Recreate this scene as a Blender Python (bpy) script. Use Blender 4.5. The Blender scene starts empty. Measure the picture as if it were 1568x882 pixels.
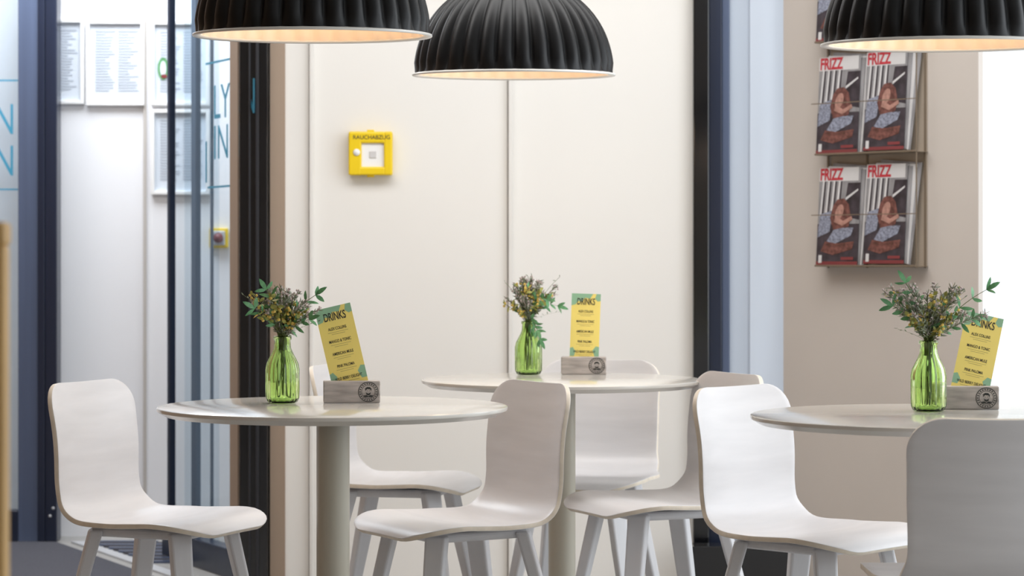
import bpy, bmesh, math, random
from mathutils import Vector, Matrix
scene = bpy.context.scene
scene.view_settings.view_transform = 'Standard'
scene.view_settings.look = 'None'
D = bpy.data
# ---------------------------------------------------------------- materials
def s2l(c):
    c = c/255.0
    return c/12.92 if c <= 0.04045 else ((c+0.055)/1.055)**2.4
def mat(name, rgb, rough=0.5, metal=0.0, var=0.05, scale=8.0, stretch=(1,1,1), bump=0.0, emit=None, estr=0.0, coat=0.0, spec=0.5):
    m = D.materials.new(name); m.use_nodes = True
    nt = m.node_tree; b = nt.nodes['Principled BSDF']
    col = tuple(s2l(c) for c in rgb)
    b.inputs['Roughness'].default_value = rough
    b.inputs['Metallic'].default_value = metal
    b.inputs['Coat Weight'].default_value = coat
    b.inputs['Coat Roughness'].default_value = 0.12
    b.inputs['Specular IOR Level'].default_value = spec
    tc = nt.nodes.new('ShaderNodeTexCoord'); mp = nt.nodes.new('ShaderNodeMapping')
    mp.inputs['Scale'].default_value = stretch
    nz = nt.nodes.new('ShaderNodeTexNoise'); nz.inputs['Scale'].default_value = scale; nz.inputs['Detail'].default_value = 4
    cr = nt.nodes.new('ShaderNodeValToRGB')
    cr.color_ramp.elements[0].position = 0.3; cr.color_ramp.elements[1].position = 0.7
    cr.color_ramp.elements[0].color = tuple(max(0, c*(1-var)) for c in col)+(1,)
    cr.color_ramp.elements[1].color = tuple(min(1, c*(1+var)) for c in col)+(1,)
    nt.links.new(tc.outputs['Object'], mp.inputs['Vector']); nt.links.new(mp.outputs['Vector'], nz.inputs['Vector'])
    nt.links.new(nz.outputs['Fac'], cr.inputs['Fac']); nt.links.new(cr.outputs['Color'], b.inputs['Base Color'])
    if bump > 0:
        bp = nt.nodes.new('ShaderNodeBump'); bp.inputs['Strength'].default_value = bump; bp.inputs['Distance'].default_value = 0.002
        nt.links.new(nz.outputs['Fac'], bp.inputs['Height']); nt.links.new(bp.outputs['Normal'], b.inputs['Normal'])
    if emit:
        b.inputs['Emission Color'].default_value = tuple(s2l(c) for c in emit)+(1,)
        b.inputs['Emission Strength'].default_value = estr
    return m
def thin_glass(name, tint, refl=0.1):
    m = D.materials.new(name); m.use_nodes = True; nt = m.node_tree; nt.nodes.clear()
    out = nt.nodes.new('ShaderNodeOutputMaterial'); mx = nt.nodes.new('ShaderNodeMixShader')
    tr = nt.nodes.new('ShaderNodeBsdfTransparent'); gl = nt.nodes.new('ShaderNodeBsdfGlossy')
    tr.inputs['Color'].default_value = tint+(1,); gl.inputs['Roughness'].default_value = 0.02
    mx.inputs['Fac'].default_value = refl
    nt.links.new(tr.outputs[0], mx.inputs[1]); nt.links.new(gl.outputs[0], mx.inputs[2]); nt.links.new(mx.outputs[0], out.inputs['Surface'])
    return m
M = {}
M['wall'] = mat('warm_white_wall', (235,232,227), 0.38, var=0.012, scale=2)
M['wall_out'] = mat('corridor_white', (242,243,247), 0.6, var=0.01, scale=2)
M['seam'] = mat('seam_grey', (192,187,182), 0.6, var=0.02)
M['trimw'] = mat('trim_white', (226,223,218), 0.5, var=0.02)
M['beige'] = mat('beige_pier', (197,188,180), 0.7, var=0.02, scale=3)
M['leftblock'] = mat('left_blocker_tan', (144,116,92), 0.8, var=0.03, scale=3)  # tan chosen so the unseen left side gives warm shading
M['rearblock'] = mat('rear_blocker_beige', (216,200,180), 0.8, var=0.03, scale=3)  # for the added light blocker behind the camera
M['tan'] = mat('tan_edge', (160,140,122), 0.6, var=0.06, stretch=(1,1,.1))
M['black'] = mat('black_frame', (15,16,20), 0.16, var=0.2, coat=0.6)
M['navy'] = mat('navy_frame', (32,40,60), 0.3, var=0.15, stretch=(3,3,.1))
M['navy2'] = mat('blue_grey_frame', (84,96,122), 0.3, var=0.1, stretch=(3,3,.1))
M['greyfr'] = mat('grey_frame', (120,132,148), 0.3, var=0.1, stretch=(3,3,.1))
M['frost'] = mat('frosted_blue', (188,198,212), 0.25, var=0.05, scale=6, stretch=(1,1,.05))  # stretched noise paints soft highlight bands into the glass
M['frost_lit'] = mat('frosted_blue_lit', (204,213,226), 0.25, var=0.04, scale=6, stretch=(1,1,.05))  # lighter copy, paints the bright right part of the glass
M['floor'] = mat('grey_floor', (165,163,160), 0.45, var=0.08, scale=5)
M['mat'] = mat('entrance_mat', (76,76,84), 0.95, var=0.45, scale=300, bump=0.4)
M['alu'] = mat('aluminium', (206,208,212), 0.35, metal=0.3, var=0.05)
M['ceil'] = mat('ceiling_white', (232,231,229), 0.8, var=0.01)
M['chair'] = mat('white_stained_ply', (220,218,219), 0.32, var=0.04, scale=34, stretch=(1,.12,1), bump=0.15)
M['chair_leg'] = mat('white_stained_leg', (216,216,219), 0.4, var=0.03, scale=30, stretch=(1,1,.1), bump=0.1)
M['ply'] = mat('ply_edge', (230,219,202), 0.5, var=0.08, scale=40)
M['top'] = mat('table_laminate', (223,219,211), 0.14, var=0.01, coat=0.25)
M['stem'] = mat('table_cream_metal', (192,187,172), 0.35, var=0.02)
M['dark'] = mat('dark_metal', (40,41,46), 0.4, var=0.1)
M['lampblk'] = mat('lamp_black', (13,13,15), 0.40, var=0.15, scale=40, spec=0.3)
M['lampin'] = mat('lamp_inner_cream', (244,226,206), 0.45, var=0.02)
M['lamprim'] = mat('lamp_rim', (225,222,216), 0.3, var=0.02)
M['bulb'] = mat('bulb_warm', (255,225,180), 0.3, emit=(255,205,150), estr=3)
M['yellow'] = mat('alarm_yellow', (238,204,30), 0.35, var=0.03)
M['white'] = mat('plain_white', (240,240,240), 0.4, var=0.02)
M['paper'] = mat('paper', (212,220,230), 0.6, var=0.02)
M['greytext'] = mat('print_grey', (172,180,192), 0.7, var=0.05)
M['ink'] = mat('ink', (48,50,48), 0.6, var=0.1)
M['inksoft'] = mat('ink_soft', (182,166,104), 0.6, var=0.1)
M['teal'] = mat('teal_film', (66,150,184), 0.5, var=0.03)
M['cardy'] = mat('card_yellow', (250,229,128), 0.45, var=0.03)
M['cardg'] = mat('card_green', (150,194,160), 0.45, var=0.05)
M['block'] = mat('weathered_wood', (180,172,167), 0.7, var=0.28, scale=60, stretch=(.2,1,1.4), bump=0.3)
M['red'] = mat('red_print', (188,48,60), 0.4, var=0.05)
M['redd'] = mat('dark_red', (126,56,58), 0.4, var=0.1)
M['magbg'] = mat('mag_grey', (146,144,146), 0.3, var=0.3, scale=25, stretch=(1,1,.3))
M['maglt'] = mat('mag_light', (208,206,206), 0.3, var=0.06)
M['magdk'] = mat('mag_dark', (60,54,60), 0.3, var=0.5, scale=30)
M['magbr'] = mat('mag_brown', (108,70,64), 0.3, var=0.55, scale=70)
M['magskin'] = mat('mag_skin', (172,130,118), 0.3, var=0.3, scale=60)
M['magblue'] = mat('mag_blue', (134,138,154), 0.3, var=0.5, scale=140)
M['wire'] = mat('brass_wire', (126,112,96), 0.4, metal=0.3, var=0.05)
M['board'] = mat('rack_board', (172,158,142), 0.6, var=0.05)
M['wood'] = mat('oak', (206,166,104), 0.5, var=0.12, scale=10, stretch=(4,4,.4))
M['twig'] = mat('stem_green', (96,108,60), 0.6, var=0.2, scale=50)
M['gl1'] = mat('foliage_greygreen', (144,154,134), 0.6, var=0.3, scale=90)
M['gl2'] = mat('foliage_green', (100,158,108), 0.45, var=0.25, scale=60)
M['gl3'] = mat('foliage_olive', (162,166,90), 0.5, var=0.3, scale=60)
M['gl4'] = mat('blossom_mustard', (216,188,96), 0.6, var=0.25, scale=60)
M['gl5'] = mat('blossom_mauve', (190,176,174), 0.6, var=0.2, scale=60)
M['doorglass'] = thin_glass('door_glass', (.84,.90,.94), .07)
M['winglass'] = thin_glass('window_glass', (.97,.985,.98), .04)
g = D.materials.new('green_bottle_glass'); g.use_nodes = True
b = g.node_tree.nodes['Principled BSDF']; b.inputs['Base Color'].default_value = (.76,.95,.48,1)
b.inputs['Transmission Weight'].default_value = 1; b.inputs['Roughness'].default_value = .02; b.inputs['IOR'].default_value = 1.4
M['bottle'] = g
# ---------------------------------------------------------------- helpers
def link(o, parent=None):
    scene.collection.objects.link(o)
    if parent: o.parent = parent
    return o
def empty(name, loc=(0,0,0), rz=0.0, parent=None):
    e = D.objects.new(name, None); e.empty_display_size = .1; e.location = loc; e.rotation_euler = (0,0,rz)
    return link(e, parent)
def mesh_obj(name, verts, faces, mats, parent=None, fm=None, smooth=False, loc=(0,0,0), rot=(0,0,0)):
    me = D.meshes.new(name); me.from_pydata(verts, [], faces)
    for m in (mats if isinstance(mats, list) else [mats]): me.materials.append(m)
    if fm: me.polygons.foreach_set('material_index', fm)
    if smooth: me.polygons.foreach_set('use_smooth', [True]*len(me.polygons))
    me.update(); o = D.objects.new(name, me); o.location = loc; o.rotation_euler = rot
    return link(o, parent)
def box(name, x0, x1, y0, y1, z0, z1, m, parent=None, bev=0.0, rot=(0,0,0)):
    cx, cy, cz = (x0+x1)/2, (y0+y1)/2, (z0+z1)/2
    a, b_, c = abs(x1-x0)/2, abs(y1-y0)/2, abs(z1-z0)/2
    v = [(sx*a, sy*b_, sz*c) for sx in (-1,1) for sy in (-1,1) for sz in (-1,1)]
    f = [(0,1,3,2),(4,6,7,5),(0,4,5,1),(2,3,7,6),(0,2,6,4),(1,5,7,3)]
    o = mesh_obj(name, v, f, m, parent, loc=(cx,cy,cz), rot=rot)
    if bev > 0:
        md = o.modifiers.new('bevel','BEVEL'); md.width = bev; md.segments = 3
    return o
def pane(name, x0, x1, y, z0, z1, m, parent=None):
    return mesh_obj(name, [(x0,y,z0),(x1,y,z0),(x1,y,z1),(x0,y,z1)], [(0,1,2,3)], m, parent)
def lathe(name, prof, m, parent=None, seg=64, smooth=True, rib=None, closed=False, loc=(0,0,0), ang=None):
    vs, fs = [], []; n = len(prof)
    for i in range(seg):
        a = 2*math.pi*i/seg
        for k,(z,r) in enumerate(prof):
            rr = r + (rib(a, z, k) if rib else 0)
            vs.append((rr*math.cos(a), rr*math.sin(a), z))
    for i in range(seg):
        j = (i+1) % seg
        for k in range(n if closed else n-1):
            k2 = (k+1) % n
            fs.append((i*n+k, j*n+k, j*n+k2, i*n+k2))
    o = mesh_obj(name, vs, fs, m, parent, smooth=smooth, loc=loc)
    if ang is not None:
        me = o.data; bm = bmesh.new(); bm.from_mesh(me)
        for e in bm.edges:
            if len(e.link_faces) == 2 and e.calc_face_angle(0) > ang: e.smooth = False
        bm.to_mesh(me); bm.free()
    return o
def art(name, items, parent, loc=(0,0,0), rot=(0,0,0)):
    vs, fs, fm, mats = [], [], [], []
    for pts, m, off in items:
        if m not in mats: mats.append(m)
        s = len(vs); vs += [(x, -off, z) for x,z in pts]; fs.append(tuple(range(s, s+len(pts)))); fm.append(mats.index(m))
    return mesh_obj(name, vs, fs, mats, parent, fm, loc=loc, rot=rot)
def rect(x0, x1, z0, z1): return [(x0,z0),(x1,z0),(x1,z1),(x0,z1)]
def ell(cx, cz, rx, rz, n=18, rot=0):
    return [(cx+rx*math.cos(2*math.pi*i/n)*math.cos(rot)-rz*math.sin(2*math.pi*i/n)*math.sin(rot),
             cz+rx*math.cos(2*math.pi*i/n)*math.sin(rot)+rz*math.sin(2*math.pi*i/n)*math.cos(rot)) for i in range(n)]
def text(name, s, size, loc, m, parent, sx=1.0, align='CENTER', bold=0.0, ext=0.0003):
    c = D.curves.new(name, 'FONT'); c.body = s; c.size = size; c.align_x = align; c.align_y = 'CENTER'
    c.extrude = ext; c.offset = bold; c.materials.append(m)
    o = D.objects.new(name, c); o.location = loc; o.rotation_euler = (math.pi/2,0,0); o.scale = (sx,1,1)
    return link(o, parent)
# ---------------------------------------------------------------- room shell
box('floor', -3.2, 3.6, -2.0, 9.6, -.06, 0, M['floor'])
box('ceiling', -3.2, 3.6, -2.0, 9.6, 2.9, 2.96, M['ceil'])
wb = empty('wall_back')
box('panel_left', -.763, -.684, 7.91, 8.03, 0, 2.9, M['wall'], wb)
box('panel_mid', -.672, -.016, 7.912, 8.03, 0, 2.9, M['wall'], wb)
box('panel_right', .002, .607, 7.912, 8.03, 0, 2.9, M['wall'], wb)
box('shadow_gap_core', -.76, .6, 7.918, 8.04, 0, 2.9, M['seam'], wb)  # grey shows in the gaps, painting a shadow line beside the trims
box('end_cap', -.813, -.763, 7.90, 8.04, 0, 2.9, M['tan'], wb)
box('trim_1', -.681, -.668, 7.892, 7.914, 0, 2.9, M['trimw'], bev=.003)
box('trim_2', -.012, .004, 7.892, 7.914, 0, 2.9, M['trimw'], bev=.003)
box('wall_corridor', -3.2, .9, 9.23, 9.33, 0, 2.9, M['wall_out'])
box('trim_3', -1.446, -1.434, 9.218, 9.232, 0, 2.9, M['seam'])
box('left_light_blocker', -2.5, -2.4, -2.0, 8.9, 0, 2.9, M['leftblock'])  # unseen, added to dim the left and warm the shading
box('rear_light_blocker', -2.5, 3.6, -2.1, -2.0, 0, 2.9, M['rearblock'])  # unseen, added behind the camera to cut frontal ambient light
# right hand glazed frame
df = empty('window_1')
box('stile_dark', .607, .66, 7.87, 8.0, 0, 2.9, M['black'], df, .004)
box('stile_mid', .66, .705, 7.89, 8.0, 0, 2.9, M['navy'], df, .004)
box('stile_light', .705, .732, 7.90, 8.0, 0, 2.9, M['navy2'], df, .004)
box('frosted_pane', .732, .80, 7.915, 7.93, 0, 2.9, M['frost'], df)
box('frosted_pane_lit', .80, .92, 7.905, 7.92, 0, 2.9, M['frost_lit'], df)  # same glass in a lighter colour, standing in for its brighter side
box('sill_box', .59, .915, 7.70, 7.80, 0, .146, M['black'], df, .006)
# oblique beige pier
ta = math.atan2(-.53, .544)
wp = empty('wall_pier', (.904, 7.83, 0), ta)
box('pier', 0, .76, 0, .025, 0, 2.9, M['beige'], wp)
# bright window beyond the pier
w2 = empty('window_2')
pane('pane', 1.62, 3.5, 7.62, .1, 2.8, M['winglass'], w2)
box('frame_bottom', 1.55, 3.55, 7.58, 7.66, 0, .1, M['navy'], w2)
box('frame_top', 1.55, 3.55, 7.58, 7.66, 2.8, 2.9, M['navy'], w2)
box('mullion', 2.6, 2.66, 7.58, 7.66, .1, 2.8, M['navy'], w2)
# left door post + glass
dl = empty('door_1')
box('stile_a', -1.90, -1.822, 9.04, 9.12, 0, 2.9, M['navy2'], dl, .004)
box('stile_b', -1.822, -1.796, 9.03, 9.12, 0, 2.9, M['navy'], dl, .003)
box('stile_c', -1.796, -1.749, 9.035, 9.12, 0, 2.9, M['navy'], dl, .005)
pane('glass', -2.39, -1.90, 9.07, .1, 2.9, M['doorglass'], dl)
box('rail', -2.39, -1.90, 9.04, 9.10, 0, .12, M['navy'], dl, .004)
for i,zz in enumerate((.10,.13)):
    lathe('bolt_%d'%i, [(0,0),(0,.006),(.004,.005),(.004,0)], M['alu'], dl, seg=12, loc=(-1.775+.012*i,9.034,zz)).rotation_euler=(math.pi/2,0,0)
text('sign_1','LYN',.17,(-1.915,9.06,1.62),M['teal'],dl,.62,'RIGHT')
text('sign_2','INN',.17,(-1.915,9.06,1.46),M['teal'],dl,.62,'RIGHT')
box('sign_line_1', -2.35,-1.905,9.062,9.066,1.773,1.779,M['teal'],dl)
box('sign_line_2', -2.35,-1.905,9.062,9.066,1.353,1.359,M['teal'],dl)
# oblique door leaf
la = math.atan2(7.965-8.59, -.920+1.246)
lf = empty('door_2', (-1.246, 8.59, 0), la)
box('outer_stile', -.015, .012, -.010, .014, 0, 2.9, M['navy'], lf, .003)
pane('glass', .012, .64, 0, .09, 2.9, M['doorglass'], lf)
box('mid_mullion', .13, .18, .03, .05, .09, 2.9, M['greyfr'], lf, .003)
pane('glass_inner', .02, .38, .045, .09, 2.9, M['doorglass'], lf)
box('inner_edge', .30, .312, .04, .05, .09, 2.9, M['greyfr'], lf, .002)
box('wood_jamb', .635, .71, -.012, .03, 0, 2.9, M['tan'], lf)
box('bottom_rail', -.03, .70, -.025, .035, 0, .10, M['navy'], lf, .004)
text('sign_1','LYNN',.17,(.455,-.006,1.625),M['teal'],lf,.9,'LEFT')
text('sign_2','INN',.17,(.455,-.006,1.485),M['teal'],lf,.9,'LEFT')
box('sign_line_1', .38,.64,-.006,-.003,1.768,1.775,M['teal'],lf)
box('sign_line_2', .40,.64,-.006,-.003,1.334,1.341,M['teal'],lf)
box('sign_line_3', .38,.387,-.006,-.003,1.355,1.50,M['teal'],lf)
bs = empty('door_frame')
box('stile_front', -.912, -.817, 7.86, 8.02, 0, 2.9, M['black'], bs, .004)
box('stile_groove', -.881, -.874, 7.852, 7.862, 0, 2.9, M['dark'], bs, .002)
box('stile_lip', -.857, -.846, 7.850, 7.862, 0, 2.9, M['dark'], bs, .002)
# entrance mats
mesh_obj('entrance_mat', [(-2.3,7.9,.006),(-1.16,7.9,.006),(-1.745,9.0,.006),(-2.3,9.0,.006),(-2.3,7.9,0),(-1.16,7.9,0),(-1.745,9.0,0),(-2.3,9.0,0)],
         [(0,1,2,3),(4,5,1,0),(5,6,2,1),(6,7,3,2),(7,4,0,3)], M['mat'])
xl = lambda y: -1.218-(y-8.06)*.532
mesh_obj('threshold_strip', [(xl(7.9)+.03,7.9,.008),(xl(7.9)+.085,7.9,.008),(xl(9.0)+.085,9.0,.008),(xl(9.0)+.03,9.0,.008),
                             (xl(7.9)+.03,7.9,0),(xl(7.9)+.085,7.9,0),(xl(9.0)+.085,9.0,0),(xl(9.0)+.03,9.0,0)],
         [(0,1,2,3),(4,5,1,0),(5,6,2,1),(6,7,3,2),(7,4,0,3)], M['alu'])
gr = empty('entrance_grate')
for i in range(13):
    y = 8.40+.05*i
    x0 = xl(y)+.10
    box('slat_%d'%i, x0, x0+.26, y, y+.028, 0.0, .008, M['mat'] if i%2 else M['navy2'], gr)
# ---------------------------------------------------------------- corridor pictures, switch
def picture(x0, x1, z0, z1, seed, colourful=False):
    e = empty('picture_frame', ((x0+x1)/2, 9.228, (z0+z1)/2))
    w, h = (x1-x0)/2, (z1-z0)/2; t = .014
    box('bar_l', -w, -w+t, -.022, 0, -h, h, M['white'], e, .002); box('bar_r', w-t, w, -.022, 0, -h, h, M['white'], e, .002)
    box('bar_t', -w+t, w-t, -.022, 0, h-t, h, M['white'], e, .002); box('bar_b', -w+t, w-t, -.022, 0, -h, -h+t, M['white'], e, .002)
    rnd = random.Random(seed); it = [(rect(-w+t, w-t, -h+t, h-t), M['paper'], .006)]
    z = h-.045
    while z > -h+.05:
        for c in (-1,0):
            L = rnd.uniform(.04,.08); x = -w+.035 if c else .01
            it.append((rect(x, x+L, z, z+.0035), M['greytext'], .008))
        z -= .011
    if colourful:
        it += [(ell(-.068,-.02,.022,.045), M['gl2'], .009),(ell(-.068,-.02,.012,.03), M['paper'], .010),(ell(-.064,-.05,.012,.008), M['redd'], .011)]
    art('print', it, e)
picture(-1.907,-1.677,1.695,2.028,1); picture(-1.669,-1.441,1.689,2.023,2)
picture(-1.415,-1.185,1.689,2.020,3,True); picture(-1.415,-1.185,1.340,1.674,4)
sw = empty('emergency_switch', (-1.149, 9.228, 1.17))
box('plate', -.037,.037,-.02,0,-.039,.039,M['yellow'],sw,.005)
box('inner', -.025,.025,-.03,-.018,-.028,.028,M['alu'],sw,.004)
lathe('button', [(0,0),(0,.02),(.014,.018),(.018,.0)], M['redd'], sw, seg=24, loc=(0,-.028,0)).rotation_euler=(math.pi/2,0,0)
# ---------------------------------------------------------------- alarm box
ab = empty('smoke_vent_alarm_box', (-.474, 7.912, 1.441), 0)
h=.0735
box('back_plate', -h+.004,h-.004,-.012,0,-h+.004,h-.004,M['yellow'],ab,.004)
box('rim_l', -h,-.030,-.045,-.006,-h,h,M['yellow'],ab,.006); box('rim_r', .045,h,-.045,-.006,-h,h,M['yellow'],ab,.006)
box('rim_t', -.04,.05,-.0445,-.006,.034,h-.0005,M['yellow'],ab,.006); box('rim_b', -.04,.05,-.0445,-.006,-h+.0005,-.045,M['yellow'],ab,.006)
box('window', -.031,.046,-.034,-.01,-.046,.036,M['white'],ab,.002)
box('button_square', -.004,.020,-.037,-.033,-.016,.008,M['maglt'],ab,.002)
lathe('lock', [(0,0),(0,.012),(.004,.011),(.005,0)], M['white'], ab, seg=24, loc=(-.046,-.044,.003)).rotation_euler=(math.pi/2,0,0)
box('tab_top', -.012,.012,-.035,-.015,h-.002,h+.006,M['yellow'],ab,.002); box('tab_bottom', -.012,.012,-.035,-.015,-h-.006,-h+.002,M['yellow'],ab,.002)
text('label','RAUCHABZUG',.019,(0.004,-.0455,.053),M['ink'],ab,.98)
# ---------------------------------------------------------------- magazine rack
mr = empty('wall_magazine_rack', (.904, 7.83, 0), ta)
def magazine(s0, s1, z0, z1, k):
    w = s1-s0; H = z1-z0
    e = empty('magazine_%d'%k, (s0, -.050, z0), 0, mr); e.rotation_euler = (-.07, 0, 0)
    def P(pts): return [(x*w, z*H) for x,z in pts]
    it = [(P(rect(0,1,0,1)), M['magbg'], 0)]
    it.append((P(rect(.0,.95,.86,1.0)), M['maglt'], .0006))
    for i in range(4):
        x = .04+i*.13
        it.append((P([(x,.50+.03*i),(x+.04,.50),(x+.09,.86),(x+.05,.86)]), M['maglt'], .0008))
        it.append((P([(x+.05,.52),(x+.09,.52),(x+.13,.86),(x+.10,.86)]), M['magdk'], .0008))
    it.append((P([(.60,.5),(1,.46),(1,.84),(.70,.84)]), M['magdk'], .0009))
    it.append((P([(.66,.66),(.95,.76),(.95,.78),(.66,.69)]), M['maglt'], .0011))
    it.append((P(rect(0,1,0,.42)), M['magdk'], .0007))
    it.append((P([(.0,.28),(.30,.34),(.36,.56),(.06,.52)]), M['magblue'], .0012))
    it.append((P([(.40,.34),(.30,.48),(.36,.60),(.46,.67),(.62,.68),(.74,.62),(.80,.50),(.76,.40),(.62,.33)]), M['magbr'], .0014))
    it.append((P(ell(.52,.54,.11,.07,rot=.5)), M['magskin'], .0016))
    it.append((P([(.44,.51),(.40,.44),(.60,.40),(.84,.46),(.82,.50),(.62,.45),(.52,.48)]), M['magskin'], .0017))
    it.append((P([(.24,.24),(.46,.22),(.82,.30),(.88,.38),(.62,.38),(.40,.36)]), M['magblue'], .0018))
    it.append((P([(.10,.14),(.40,.10),(.86,.16),(.90,.24),(.50,.22),(.20,.24)]), M['magbr'], .0016))
    it.append((P(rect(0,1,0,.035)), M['redd'], .0020))
    it.append((P(rect(.06,.14,.02,.10)), M['maglt'], .0021)); it.append((P(rect(.6,.9,.05,.08)), M['redd'], .0021))
    art('cover', it, e)
    text('masthead','FRIZZ',H*.165,(w*.02,-.0015,H*.925),M['red'],e,.66,'LEFT',bold=.0016)
    for j in range(3):
        o = box('copy_%d'%j, .010+.010*j, w+.010*(j+1), .003+.004*j, .006+.004*j, .004, H-.006+.008*j, M['maglt' if j%2 else 'magbg'], e)
        o.rotation_euler = (0,.03*(j+1),0)
k=0
for r,(z0,z1) in enumerate(((1.068,1.385),(1.43,1.745),(1.795,2.11))):
    magazine(.172,.337,z0,z1,k); k+=1
    magazine(.360,.517,z0+.004,z1+.006,k); k+=1
    box('pocket_lip_%d'%r, .18,.575,-.070,-.066,z0-.006,z0+.000,M['wire'],mr,.001)
    box('pocket_floor_%d'%r, .18,.575,-.068,-.002,z0-.006,z0-.004,M['wire'],mr)
    box('wire_mid_%d'%r, .168,.58,-.071,-.0685,z0+.16,z0+.163,M['wire'],mr)
for i,x in enumerate((.19,.345,.568)):
    box('upright_%d'%i, x-.003,x+.003,-.010,-.005,1.058,2.16,M['wire'],mr)
box('wire_side', .572,.575,-.066,-.062,1.058,2.14,M['wire'],mr)
box('backing_board', .20,.572,-.005,-.001,1.060,2.16,M['board'],mr)
# ---------------------------------------------------------------- pendant lamps
def lamp(x, y, z):
    top = empty('pendant_lamp', (x,y,z))
    e = empty('shade_group', (0,0,0), 0, top); e.rotation_euler = (math.radians(2.0),0,0)
    R=.270; Hh=.262; N=24
    prof = [(0.004,.272)]
    for i in range(1,N+1):
        t = i/N*math.pi/2*.97
        prof.append((Hh*math.sin(t)**1.0, R*math.cos(t)**.86))
    def rib(a,z_,k): 
        f = min(1, z_/.03)*max(0,1-(z_/Hh)**6)
        return .0080*f*(abs(math.cos(17*a))**.8*2-1)-.001*f
    lathe('shade_outer', prof, M['lampblk'], e, seg=408, rib=rib)
    pin = [(0.002,.262)]+[(Hh*.96*math.sin(i/N*math.pi/2), (R-.014)*math.cos(i/N*math.pi/2)**.86 if i<N else .0) for i in range(1,N+1)]
    lathe('shade_inner', pin, M['lampin'], e, seg=204, rib=lambda a,z_,k: .004*math.cos(34*a)*min(1,z_/.02)*(1 if z_<.22 else 0))
    lathe('rim', [(.006,.268),(.003,.280),(-.001,.281),(-.003,.279),(.0,.262),(.004,.261)], M['lamprim'], e, seg=128, closed=True)
    lathe('cap', [(Hh-.012,.06),(Hh+.006,.055),(Hh+.03,.03),(Hh+.06,.022),(Hh+.062,.0)], M['lampblk'], e, seg=32)
    lathe('cord', [(Hh+.05,.004),(2.9-z,.004)], M['lampblk'], top, seg=8)
    lathe('canopy', [(2.87-z,.0),(2.87-z,.05),(2.9-z,.055)], M['lampblk'], top, seg=32)
    lathe('socket', [(.17,.0),(.17,.022),(.255,.022)], M['lampin'], e, seg=24)
    lathe('bulb', [(.07,.0),(.074,.02),(.09,.038),(.115,.045),(.14,.036),(.165,.018),(.175,.015)], M['bulb'], e, seg=24)
    l = D.lights.new('bulb_light','POINT'); l.energy = 1.4; l.color=(1,.77,.54); l.shadow_soft_size=.05
    o = D.objects.new('bulb_light', l); o.location=(0,0,.035); link(o,e)
lamp(-.468,5.52,1.610); lamp(.005,6.49,1.594); lamp(.987,5.37,1.575)
# ---------------------------------------------------------------- tables
def table(x, y, s=1.0):
    e = empty('round_table', (x,y,0))
    lathe('top', [(z,r*s) for z,r in [(.750,0),(.750,.396),(.7485,.3995),(.745,.400),(.741,.399),(.730,.380),(.730,0)]], M['top'], e, seg=160, ang=.5)
    lathe('mount_plate', [(.730,.10),(.722,.098),(.720,.0)], M['dark'], e, seg=48, ang=.5)
    lathe('column', [(.722,.038),(.02,.038)], M['stem'], e, seg=48)
    lathe('base', [(.03,.038),(.022,.05),(.010,.128),(.004,.132),(0,.132)], M['stem'], e, seg=64)
table(-.4095,5.38); table(.140,6.59,.985); table(.914,5.056)
# ---------------------------------------------------------------- chairs
def catmull(P, n):
    out=[]
    Q=[P[0]]+P+[P[-1]]
    for i in range(1,len(Q)-2):
        for k in range(n):
            t=k/n; p0,p1,p2,p3=[Vector(q) for q in Q[i-1:i+3]]
            out.append(.5*((2*p1)+(-p0+p2)*t+(2*p0-5*p1+4*p2-p3)*t*t+(-p0+3*p1-3*p2+p3)*t**3))
    out.append(Vector(P[-1])); return out
prof = catmull([(.216,.426),(.194,.443),(.14,.454),(.05,.450),(-.03,.442),(-.105,.441),(-.155,.454),(-.189,.486),(-.201,.535),(-.208,.61),(-.220,.70),(-.236,.779)],10)
al=[0]
for i in range(1,len(prof)): al.append(al[-1]+(prof[i]-prof[i-1]).length)
L=al[-1]
def at(s):
    s=max(0,min(L,s))
    for i in range(1,len(al)):
        if al[i]>=s-1e-9:
            f=(s-al[i-1])/max(1e-9,al[i]-al[i-1]); return prof[i-1].lerp(prof[i],f)
    return prof[-1]
def interp(tab,s):
    for i in range(1,len(tab)):
        if s<=tab[i][0]:
            f=(s-tab[i-1][0])/(tab[i][0]-tab[i-1][0]); f=f*f*(3-2*f); return tab[i-1][1]+(tab[i][1]-tab[i-1][1])*f
    return tab[-1][1]
WT=[(0,.212),(.12,.223),(.25,.220),(.385,.190),(.455,.180),(.59,.182),(L,.188)]
CT=[(0,-.004),(.15,.004),(.34,.012),(.45,.020),(.60,.028),(L,.026)]
ss=[]
for i in range(9): ss.append(.11*(1-math.cos(i/8*math.pi/2)))
n=40
for i in range(1,n): ss.append(.11+(L-.11-.075)*i/n)
for i in range(9): ss.append(L-.075+.075*math.sin(i/8*math.pi/2))
NU=24
sv,sf=[],[]
for s in ss:
    p=at(s); tg=(at(s+.004)-at(s-.004)).normalized(); nrm=Vector((tg[1],-tg[0]))
    W=interp(WT,s)
    if s<.11: rc=.11; W=W-rc+math.sqrt(max(0,rc*rc-(rc-s)**2))
    if L-s<.075: rc=.075; d=L-s; W=W-rc+math.sqrt(max(0,rc*rc-(rc-d)**2))
    c=interp(CT,s)
    for j in range(NU+1):
        u=-1+2*j/NU; y=u*W; q=p+nrm*(c*(y/.19)**2)
        sv.append((q[0],y,q[1]))
for i in range(len(ss)-1):
    for j in range(NU):
        a=i*(NU+1)+j; sf.append((a,a+1,a+NU+2,a+NU+1))
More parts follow.
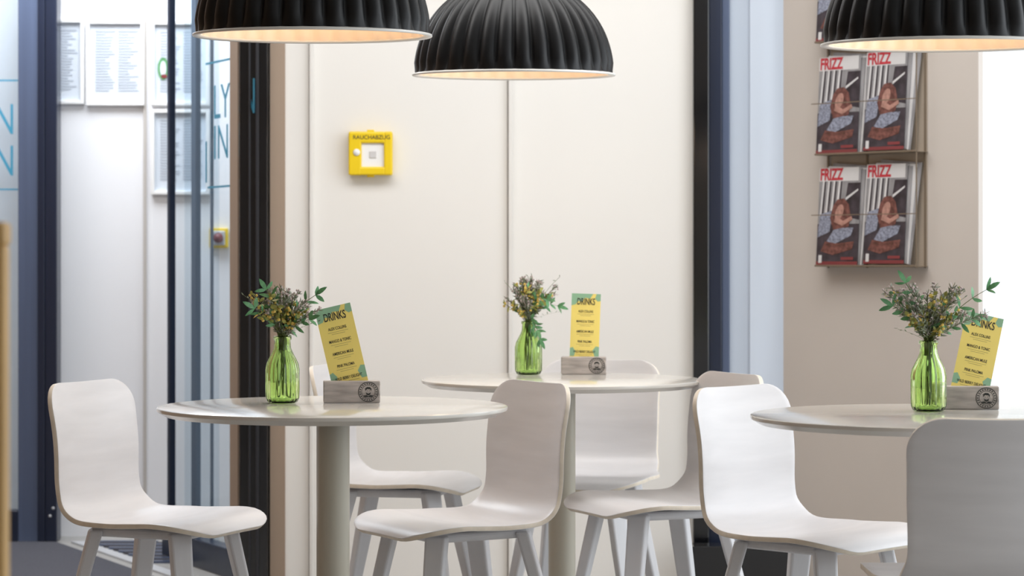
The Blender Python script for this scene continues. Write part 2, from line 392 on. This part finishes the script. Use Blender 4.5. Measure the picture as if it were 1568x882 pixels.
def chair(x,y,rz):
    e=empty('dining_chair',(x,y,0),rz)
    o=mesh_obj('shell',sv,sf,[M['chair'],M['ply']],e,smooth=True)
    me=o.data; bm=bmesh.new(); bm.from_mesh(me); bm.faces.ensure_lookup_table()
    if bm.faces[len(bm.faces)//4].normal.z < 0:      # sitter side must face up / forward
        bmesh.ops.reverse_faces(bm, faces=bm.faces)
    bm.to_mesh(me); bm.free()
    md=o.modifiers.new('thick','SOLIDIFY'); md.thickness=.012; md.offset=-1; md.material_offset_rim=1
    bv=o.modifiers.new('round','BEVEL'); bv.width=.003; bv.segments=2; bv.limit_method='ANGLE'; bv.angle_limit=1.0; bv.material=0
    box('underframe',-.135,.135,-.125,.125,.408,.431,M['chair_leg'],e,.010)
    for i,(sx,sy) in enumerate(((1,1),(1,-1),(-1,1),(-1,-1))):
        tx,ty=sx*.118,sy*.118; bx,by=sx*.205-.012,sy*.19; vs=[]
        a=math.atan2(by-ty,bx-tx)
        for (cx,cy,z,hw,hd) in ((tx,ty,.426,.027,.017),(tx*.6+bx*.4,ty*.6+by*.4,.25,.024,.0155),(bx,by,0,.016,.013)):
            for (du,dv) in ((-1,-1),(1,-1),(1,1),(-1,1)):
                ux,uy=-math.sin(a),math.cos(a); rx,ry=math.cos(a),math.sin(a)
                vs.append((cx+ux*hw*du+rx*hd*dv, cy+uy*hw*du+ry*hd*dv, z))
        fs=[(3,2,1,0),(8,9,10,11)]
        for l in range(2):
            for k_ in range(4): fs.append((l*4+k_,l*4+(k_+1)%4,l*4+4+(k_+1)%4,l*4+4+k_))
        lg=mesh_obj('leg_%d'%(i+1),vs,fs,M['chair_leg'],e)
        bm=bmesh.new(); bm.from_mesh(lg.data); bmesh.ops.recalc_face_normals(bm,faces=bm.faces); bm.to_mesh(lg.data); bm.free()
        b2=lg.modifiers.new('bevel','BEVEL'); b2.width=.007; b2.segments=3
R=math.radians
chair(-.862,5.81,R(-23))
chair(-.135,5.76,R(180+30))
chair(-.322,6.80,R(-12))
chair(.212,6.95,R(-90-16))
chair(.388,6.23,R(180+24))
chair(.706,5.52,R(-43))
chair(.945,4.75,R(91))
# ---------------------------------------------------------------- vases with bouquets
def bottle(e):
    o=[(0,.0),(0,.030),(.003,.035),(.012,.0378),(.030,.0385),(.078,.0385),(.093,.0355),(.107,.0290),(.119,.0230),(.129,.0190),(.146,.0185),(.148,.0212),(.154,.0212),(.156,.0198)]
    i=[(.155,.0168),(.129,.0168),(.118,.0208),(.106,.0268),(.092,.0332),(.078,.0362),(.012,.0356),(.006,.030),(.006,.0)]
    def rib(a,z_,k):
        if k>=len(o): return 0
        f=1 if .008<z_<.10 else (.5 if .10<=z_<.13 else 0)
        return .0013*f*math.cos(18*a)
    lathe('glass_bottle',o+i,M['bottle'],e,seg=144,rib=rib)
def vase(x,y,seed,ext,droop=False):
    e=empty('flower_vase',(x,y,.7505)); bottle(e)
    rnd=random.Random(seed)
    keys=['twig','gl1','gl2','gl3','gl4','gl5']; vs,fs,fm=[],[],[]
    def leaf(p,d,up,Ln,Wd,mi):
        d=d.normalized(); s=d.cross(up)
        if s.length<1e-3: s=Vector((1,0,0))
        s.normalize(); nn=s.cross(d)
        b0=len(vs)
        for f,wd,bd in ((0,.12,0),(.3,.85,.1),(.6,.9,.14),(.85,.5,.08)):
            c=p+d*Ln*f+nn*Ln*bd*.6
            vs.append(tuple(c-s*Wd*.5*wd)); vs.append(tuple(c+s*Wd*.5*wd))
        vs.append(tuple(p+d*Ln))
        for q in range(3): fs.append((b0+2*q,b0+2*q+1,b0+2*q+3,b0+2*q+2)); fm.append(mi)
        fs.append((b0+6,b0+7,b0+8)); fm.append(mi)
    def ball(p,r,mi):
        b0=len(vs); n=6
        vs.append((p[0],p[1],p[2]+r)); 
        for zz,rr in ((.5,.87),(-.5,.87)):
            for q in range(n):
                a=2*math.pi*q/n; vs.append((p[0]+r*rr*math.cos(a),p[1]+r*rr*math.sin(a),p[2]+r*zz))
        vs.append((p[0],p[1],p[2]-r))
        for q in range(n):
            q2=(q+1)%n; fs.append((b0,b0+1+q,b0+1+q2)); fs.append((b0+1+q,b0+1+n+q,b0+1+n+q2,b0+1+q2)); fs.append((b0+1+n+q,b0+1+2*n,b0+1+n+q2)); fm.extend([mi]*3)
    def tube(pts,r,mi):
        b0=len(vs)
        for p in pts:
            for q in range(4):
                a=math.pi/2*q; vs.append((p[0]+r*math.cos(a),p[1]+r*math.sin(a),p[2]))
        for k_ in range(len(pts)-1):
            for q in range(4):
                fs.append((b0+4*k_+q,b0+4*k_+(q+1)%4,b0+4*k_+4+(q+1)%4,b0+4*k_+4+q)); fm.append(mi)
    def stem(dx,dy,dz,r=.0011,curl=0.0,deep=True):
        nk=Vector((rnd.uniform(-.009,.009),rnd.uniform(-.009,.009),.152))
        base=Vector((rnd.uniform(-.018,.018),rnd.uniform(-.018,.018),.012)) if deep else nk-Vector((0,0,.03))
        tip=nk+Vector((dx,dy,dz)); mid=nk+Vector((dx*.32,dy*.32,dz*.62+curl))
        pts=[base,base.lerp(nk,.5),nk]
        for k_ in range(1,11):
            t=k_/10; pts.append(nk*(1-t)**2+mid*2*t*(1-t)+tip*t*t)
        tube(pts,r,0); return pts[2:]
    rv=lambda s=1: Vector((rnd.uniform(-s,s),rnd.uniform(-s,s),rnd.uniform(-s,s)))
    L_,R_,H_=ext
    for k_ in range(36):
        a=2*math.pi*(k_*.618)+rnd.uniform(-.3,.3); rr=rnd.uniform(.1,.88)
        pts=stem(rr*math.cos(a)*(R_ if math.cos(a)>0 else L_),rr*math.sin(a)*.07,H_*rnd.uniform(.45,1.0)*(1-.22*rr),deep=k_<6)
        for q in range(2,11):
            for w in range(9):
                p=pts[q].lerp(pts[q-1],rnd.random()); d=(pts[q]-pts[q-1]).normalized()+rv(.95)
                leaf(p,d,rv(),rnd.uniform(.009,.018),.0028,1 if rnd.random()<.80 else 5)
        for w in range(5): ball(pts[-1]+rv(.007),.0028,5)
    for k_ in range(12):
        a=2*math.pi*(k_*.618)+.5; rr=rnd.uniform(.5,.95)
        cx=math.cos(a)*(.6 if math.cos(a)>0 else 1)
        pts=stem(rr*cx*(R_ if cx>0 else L_),-abs(rr*math.sin(a))*.06,H_*rnd.uniform(.2,.80),deep=k_<3)
        for q in range(5,11):
            for w in range(2):
                leaf(pts[q],rv()+Vector((0,0,.2)),rv(),rnd.uniform(.012,.019),rnd.uniform(.008,.011),3 if rnd.random()<.7 else (4 if rnd.random()<.4 else 2))
        for w in range(5): ball(pts[-1-rnd.randrange(0,4)]+rv(.010),rnd.uniform(.003,.0042),4)
    for k_,(fx,fz) in enumerate(((1.0,.80),(.85,.35),(-.85,.55),(-.5,.9)) if not droop else ((.95,.35),(.45,-.35),(.30,-.15),(.7,.5))):
        pts=stem(fx*(R_ if fx>0 else L_)*.82,rnd.uniform(-.05,.0),H_*fz,.0013,curl=.04 if droop else .0)
        for q in range(4,11,2):
            d=(pts[q]-pts[q-1]).normalized()
            for sg in (-1,1):
                side=Vector((-d.z,rnd.uniform(-.5,.5),d.x))*sg
                leaf(pts[q],d*.7+side+rv(.35),Vector((0,-1,.3))+rv(.7),rnd.uniform(.022,.034),rnd.uniform(.008,.012),2)
        leaf(pts[-1],pts[-1]-pts[-2],Vector((0,-1,.3)),.034,.012,2)
    for k_ in range(6):
        pts=stem(rnd.uniform(-L_,R_),rnd.uniform(-.05,.05),H_*rnd.uniform(.2,1.0),.0007,deep=False)
        for q in range(5,11): leaf(pts[q],rv()+Vector((0,0,.5)),rv(),.009,.003,1)
    mesh_obj('bouquet',vs,fs,[M[k_] for k_ in keys],e,fm)
vase(-.535,5.48,3,(.095,.105,.125)); vase(.048,6.84,5,(.082,.105,.136),True); vase(.918,5.18,8,(.120,.140,.145))
# ---------------------------------------------------------------- menu stands
def menu(x,y,rz,tilt,lean,H=.200):
    e=empty('drinks_menu_stand',(x,y,.7505),rz)
    box('wood_block',-.066,.066,-.02,.02,0,.051,M['block'],e,.0025)
    def ringp(r0,r1,n=32):
        out=[]
        for i in range(n):
            a,b_=2*math.pi*i/n,2*math.pi*(i+1)/n
            out.append([(r0*math.cos(a),r0*math.sin(a)),(r1*math.cos(a),r1*math.sin(a)),(r1*math.cos(b_),r1*math.sin(b_)),(r0*math.cos(b_),r0*math.sin(b_))])
        return out
    it=[(p,M['ink'],.0005) for p in ringp(.0220,.0236)]+[(p,M['ink'],.0005) for p in ringp(.0152,.0162)]
    for i in range(22):
        a=2*math.pi*i/22; it.append(([(.0176*math.cos(a-.06),.0176*math.sin(a-.06)),(.0206*math.cos(a-.06),.0206*math.sin(a-.06)),(.0206*math.cos(a+.06),.0206*math.sin(a+.06)),(.0176*math.cos(a+.06),.0176*math.sin(a+.06))],M['ink'],.0006))
    # portrait stamp: hair, cheek outline, beard, shoulders
    it+=[([(-.007,.002),(-.0075,.008),(-.003,.0115),(.004,.011),(.0075,.007),(.0065,.001),(.0045,.006),(-.003,.0065)],M['ink'],.0006),
         ([(-.006,.001),(-.0045,-.006),(.0,-.0085),(.0045,-.006),(.006,.001),(.0045,-.002),(.0,-.004),(-.0045,-.002)],M['ink'],.0006),
         (ell(-.0022,.0025,.0011,.0008,8),M['ink'],.0006),(ell(.0024,.0025,.0011,.0008,8),M['ink'],.0006),
         ([(-.012,-.0085),(-.004,-.0075),(.0,-.0105),(.004,-.0075),(.012,-.0085),(.008,-.0125),(-.008,-.0125)],M['ink'],.0006)]
    art('stamp',it,e,loc=(.038,-.0202,.0255))
    w=.0425
    c=box('menu_card',-w,w,-.0004,.0004,0,H,M['cardy'],e); 
    for v in c.data.vertices: v.co.z += H/2
    c.location=(0,0,.030); c.rotation_euler=(lean,tilt,0)
    it=[([(-w,H),(-w,H-.035),(-.030,H-.032),(-.024,H-.022),(-.012,H-.024),(-.004,H-.012),(.012,H-.014),(.020,H)],M['cardg'],.0006),
        ([(.030,H),(.026,H-.014),(.034,H-.022),(w,H-.020),(w,H)],M['cardg'],.0006),
        ([(-w,.022),(-w,.045),(-.034,.048),(-.026,.036),(-.03,.022)],M['cardg'],.0006),
        ([(w,.022),(w,.050),(.033,.052),(.024,.040),(.03,.022)],M['cardg'],.0006)]
    names=['ALEX COLLINS','MANGO & TONIC','AMERICAN MULE','PINK PALOMA','WILD BERRY DELIGHT']
    for i in range(5):
        z=H-.052-i*.0295
        for q,(lw) in enumerate((.024,.016)):
            it.append((rect(-lw,lw,z-.0085-.0045*q,z-.0076-.0045*q),M['inksoft'],.0006))
        text('line_%d'%i,names[i],.0098,(0,-.0008,z),M['ink'],c,.66,bold=.00008,ext=.0001)
    text('title','DRINKS',.027,(.0,-.0010,H-.024),M['ink'],c,.56,bold=.0003,ext=.0001)
    art('print',it,c)
menu(-.375,5.50,R(6),R(-13),-.10)
menu(.210,6.87,R(-3),R(2),-.06,.205)
menu(1.022,5.262,R(-8),R(13),-.42)
# ---------------------------------------------------------------- foreground timber divider
wd=empty('wooden_partition',(-.602,2.5,0))
box('panel',-.05,.0625,0,.03,0.0,1.10,M['wood'],wd,.006); box('cap',-.05,.0635,-.004,.034,1.098,1.124,M['wood'],wd,.006)
# ---------------------------------------------------------------- lights
w=D.worlds.new('world'); scene.world=w; w.use_nodes=True
bg=w.node_tree.nodes['Background']; bg.inputs[0].default_value=(.93,.97,1.0,1); bg.inputs[1].default_value=1.15
def area(name,loc,rot,sx,sy,e,col):
    l=D.lights.new(name,'AREA'); l.shape='RECTANGLE'; l.size=sx; l.size_y=sy; l.energy=e; l.color=col
    o=D.objects.new(name,l); o.location=loc; o.rotation_euler=rot; link(o)
area('window_daylight_right',(3.4,5.6,1.7),(0,R(90),0),2.2,4.0,68,(.88,.94,1))
area('corridor_fill',(-1.6,8.55,2.8),(R(14),0,0),1.4,.8,50,(.92,.96,1))  # added overhead fill for the corridor, no visible source
area('back_wall_fill',(0,6.6,2.85),(R(14),0,0),3.4,1.4,80,(1,.992,.98))  # added overhead fill aimed at the back wall, no visible fixture
# ---------------------------------------------------------------- camera
cam=D.cameras.new('camera'); co=D.objects.new('camera',cam); link(co)
co.location=(0,0,1.083); co.rotation_euler=(math.pi/2,0,0)
cam.lens=82.65; cam.sensor_width=36; cam.shift_y=-.0271; cam.clip_end=60
cam.dof.use_dof=True; cam.dof.focus_distance=5.5; cam.dof.aperture_fstop=5.6
scene.camera=co
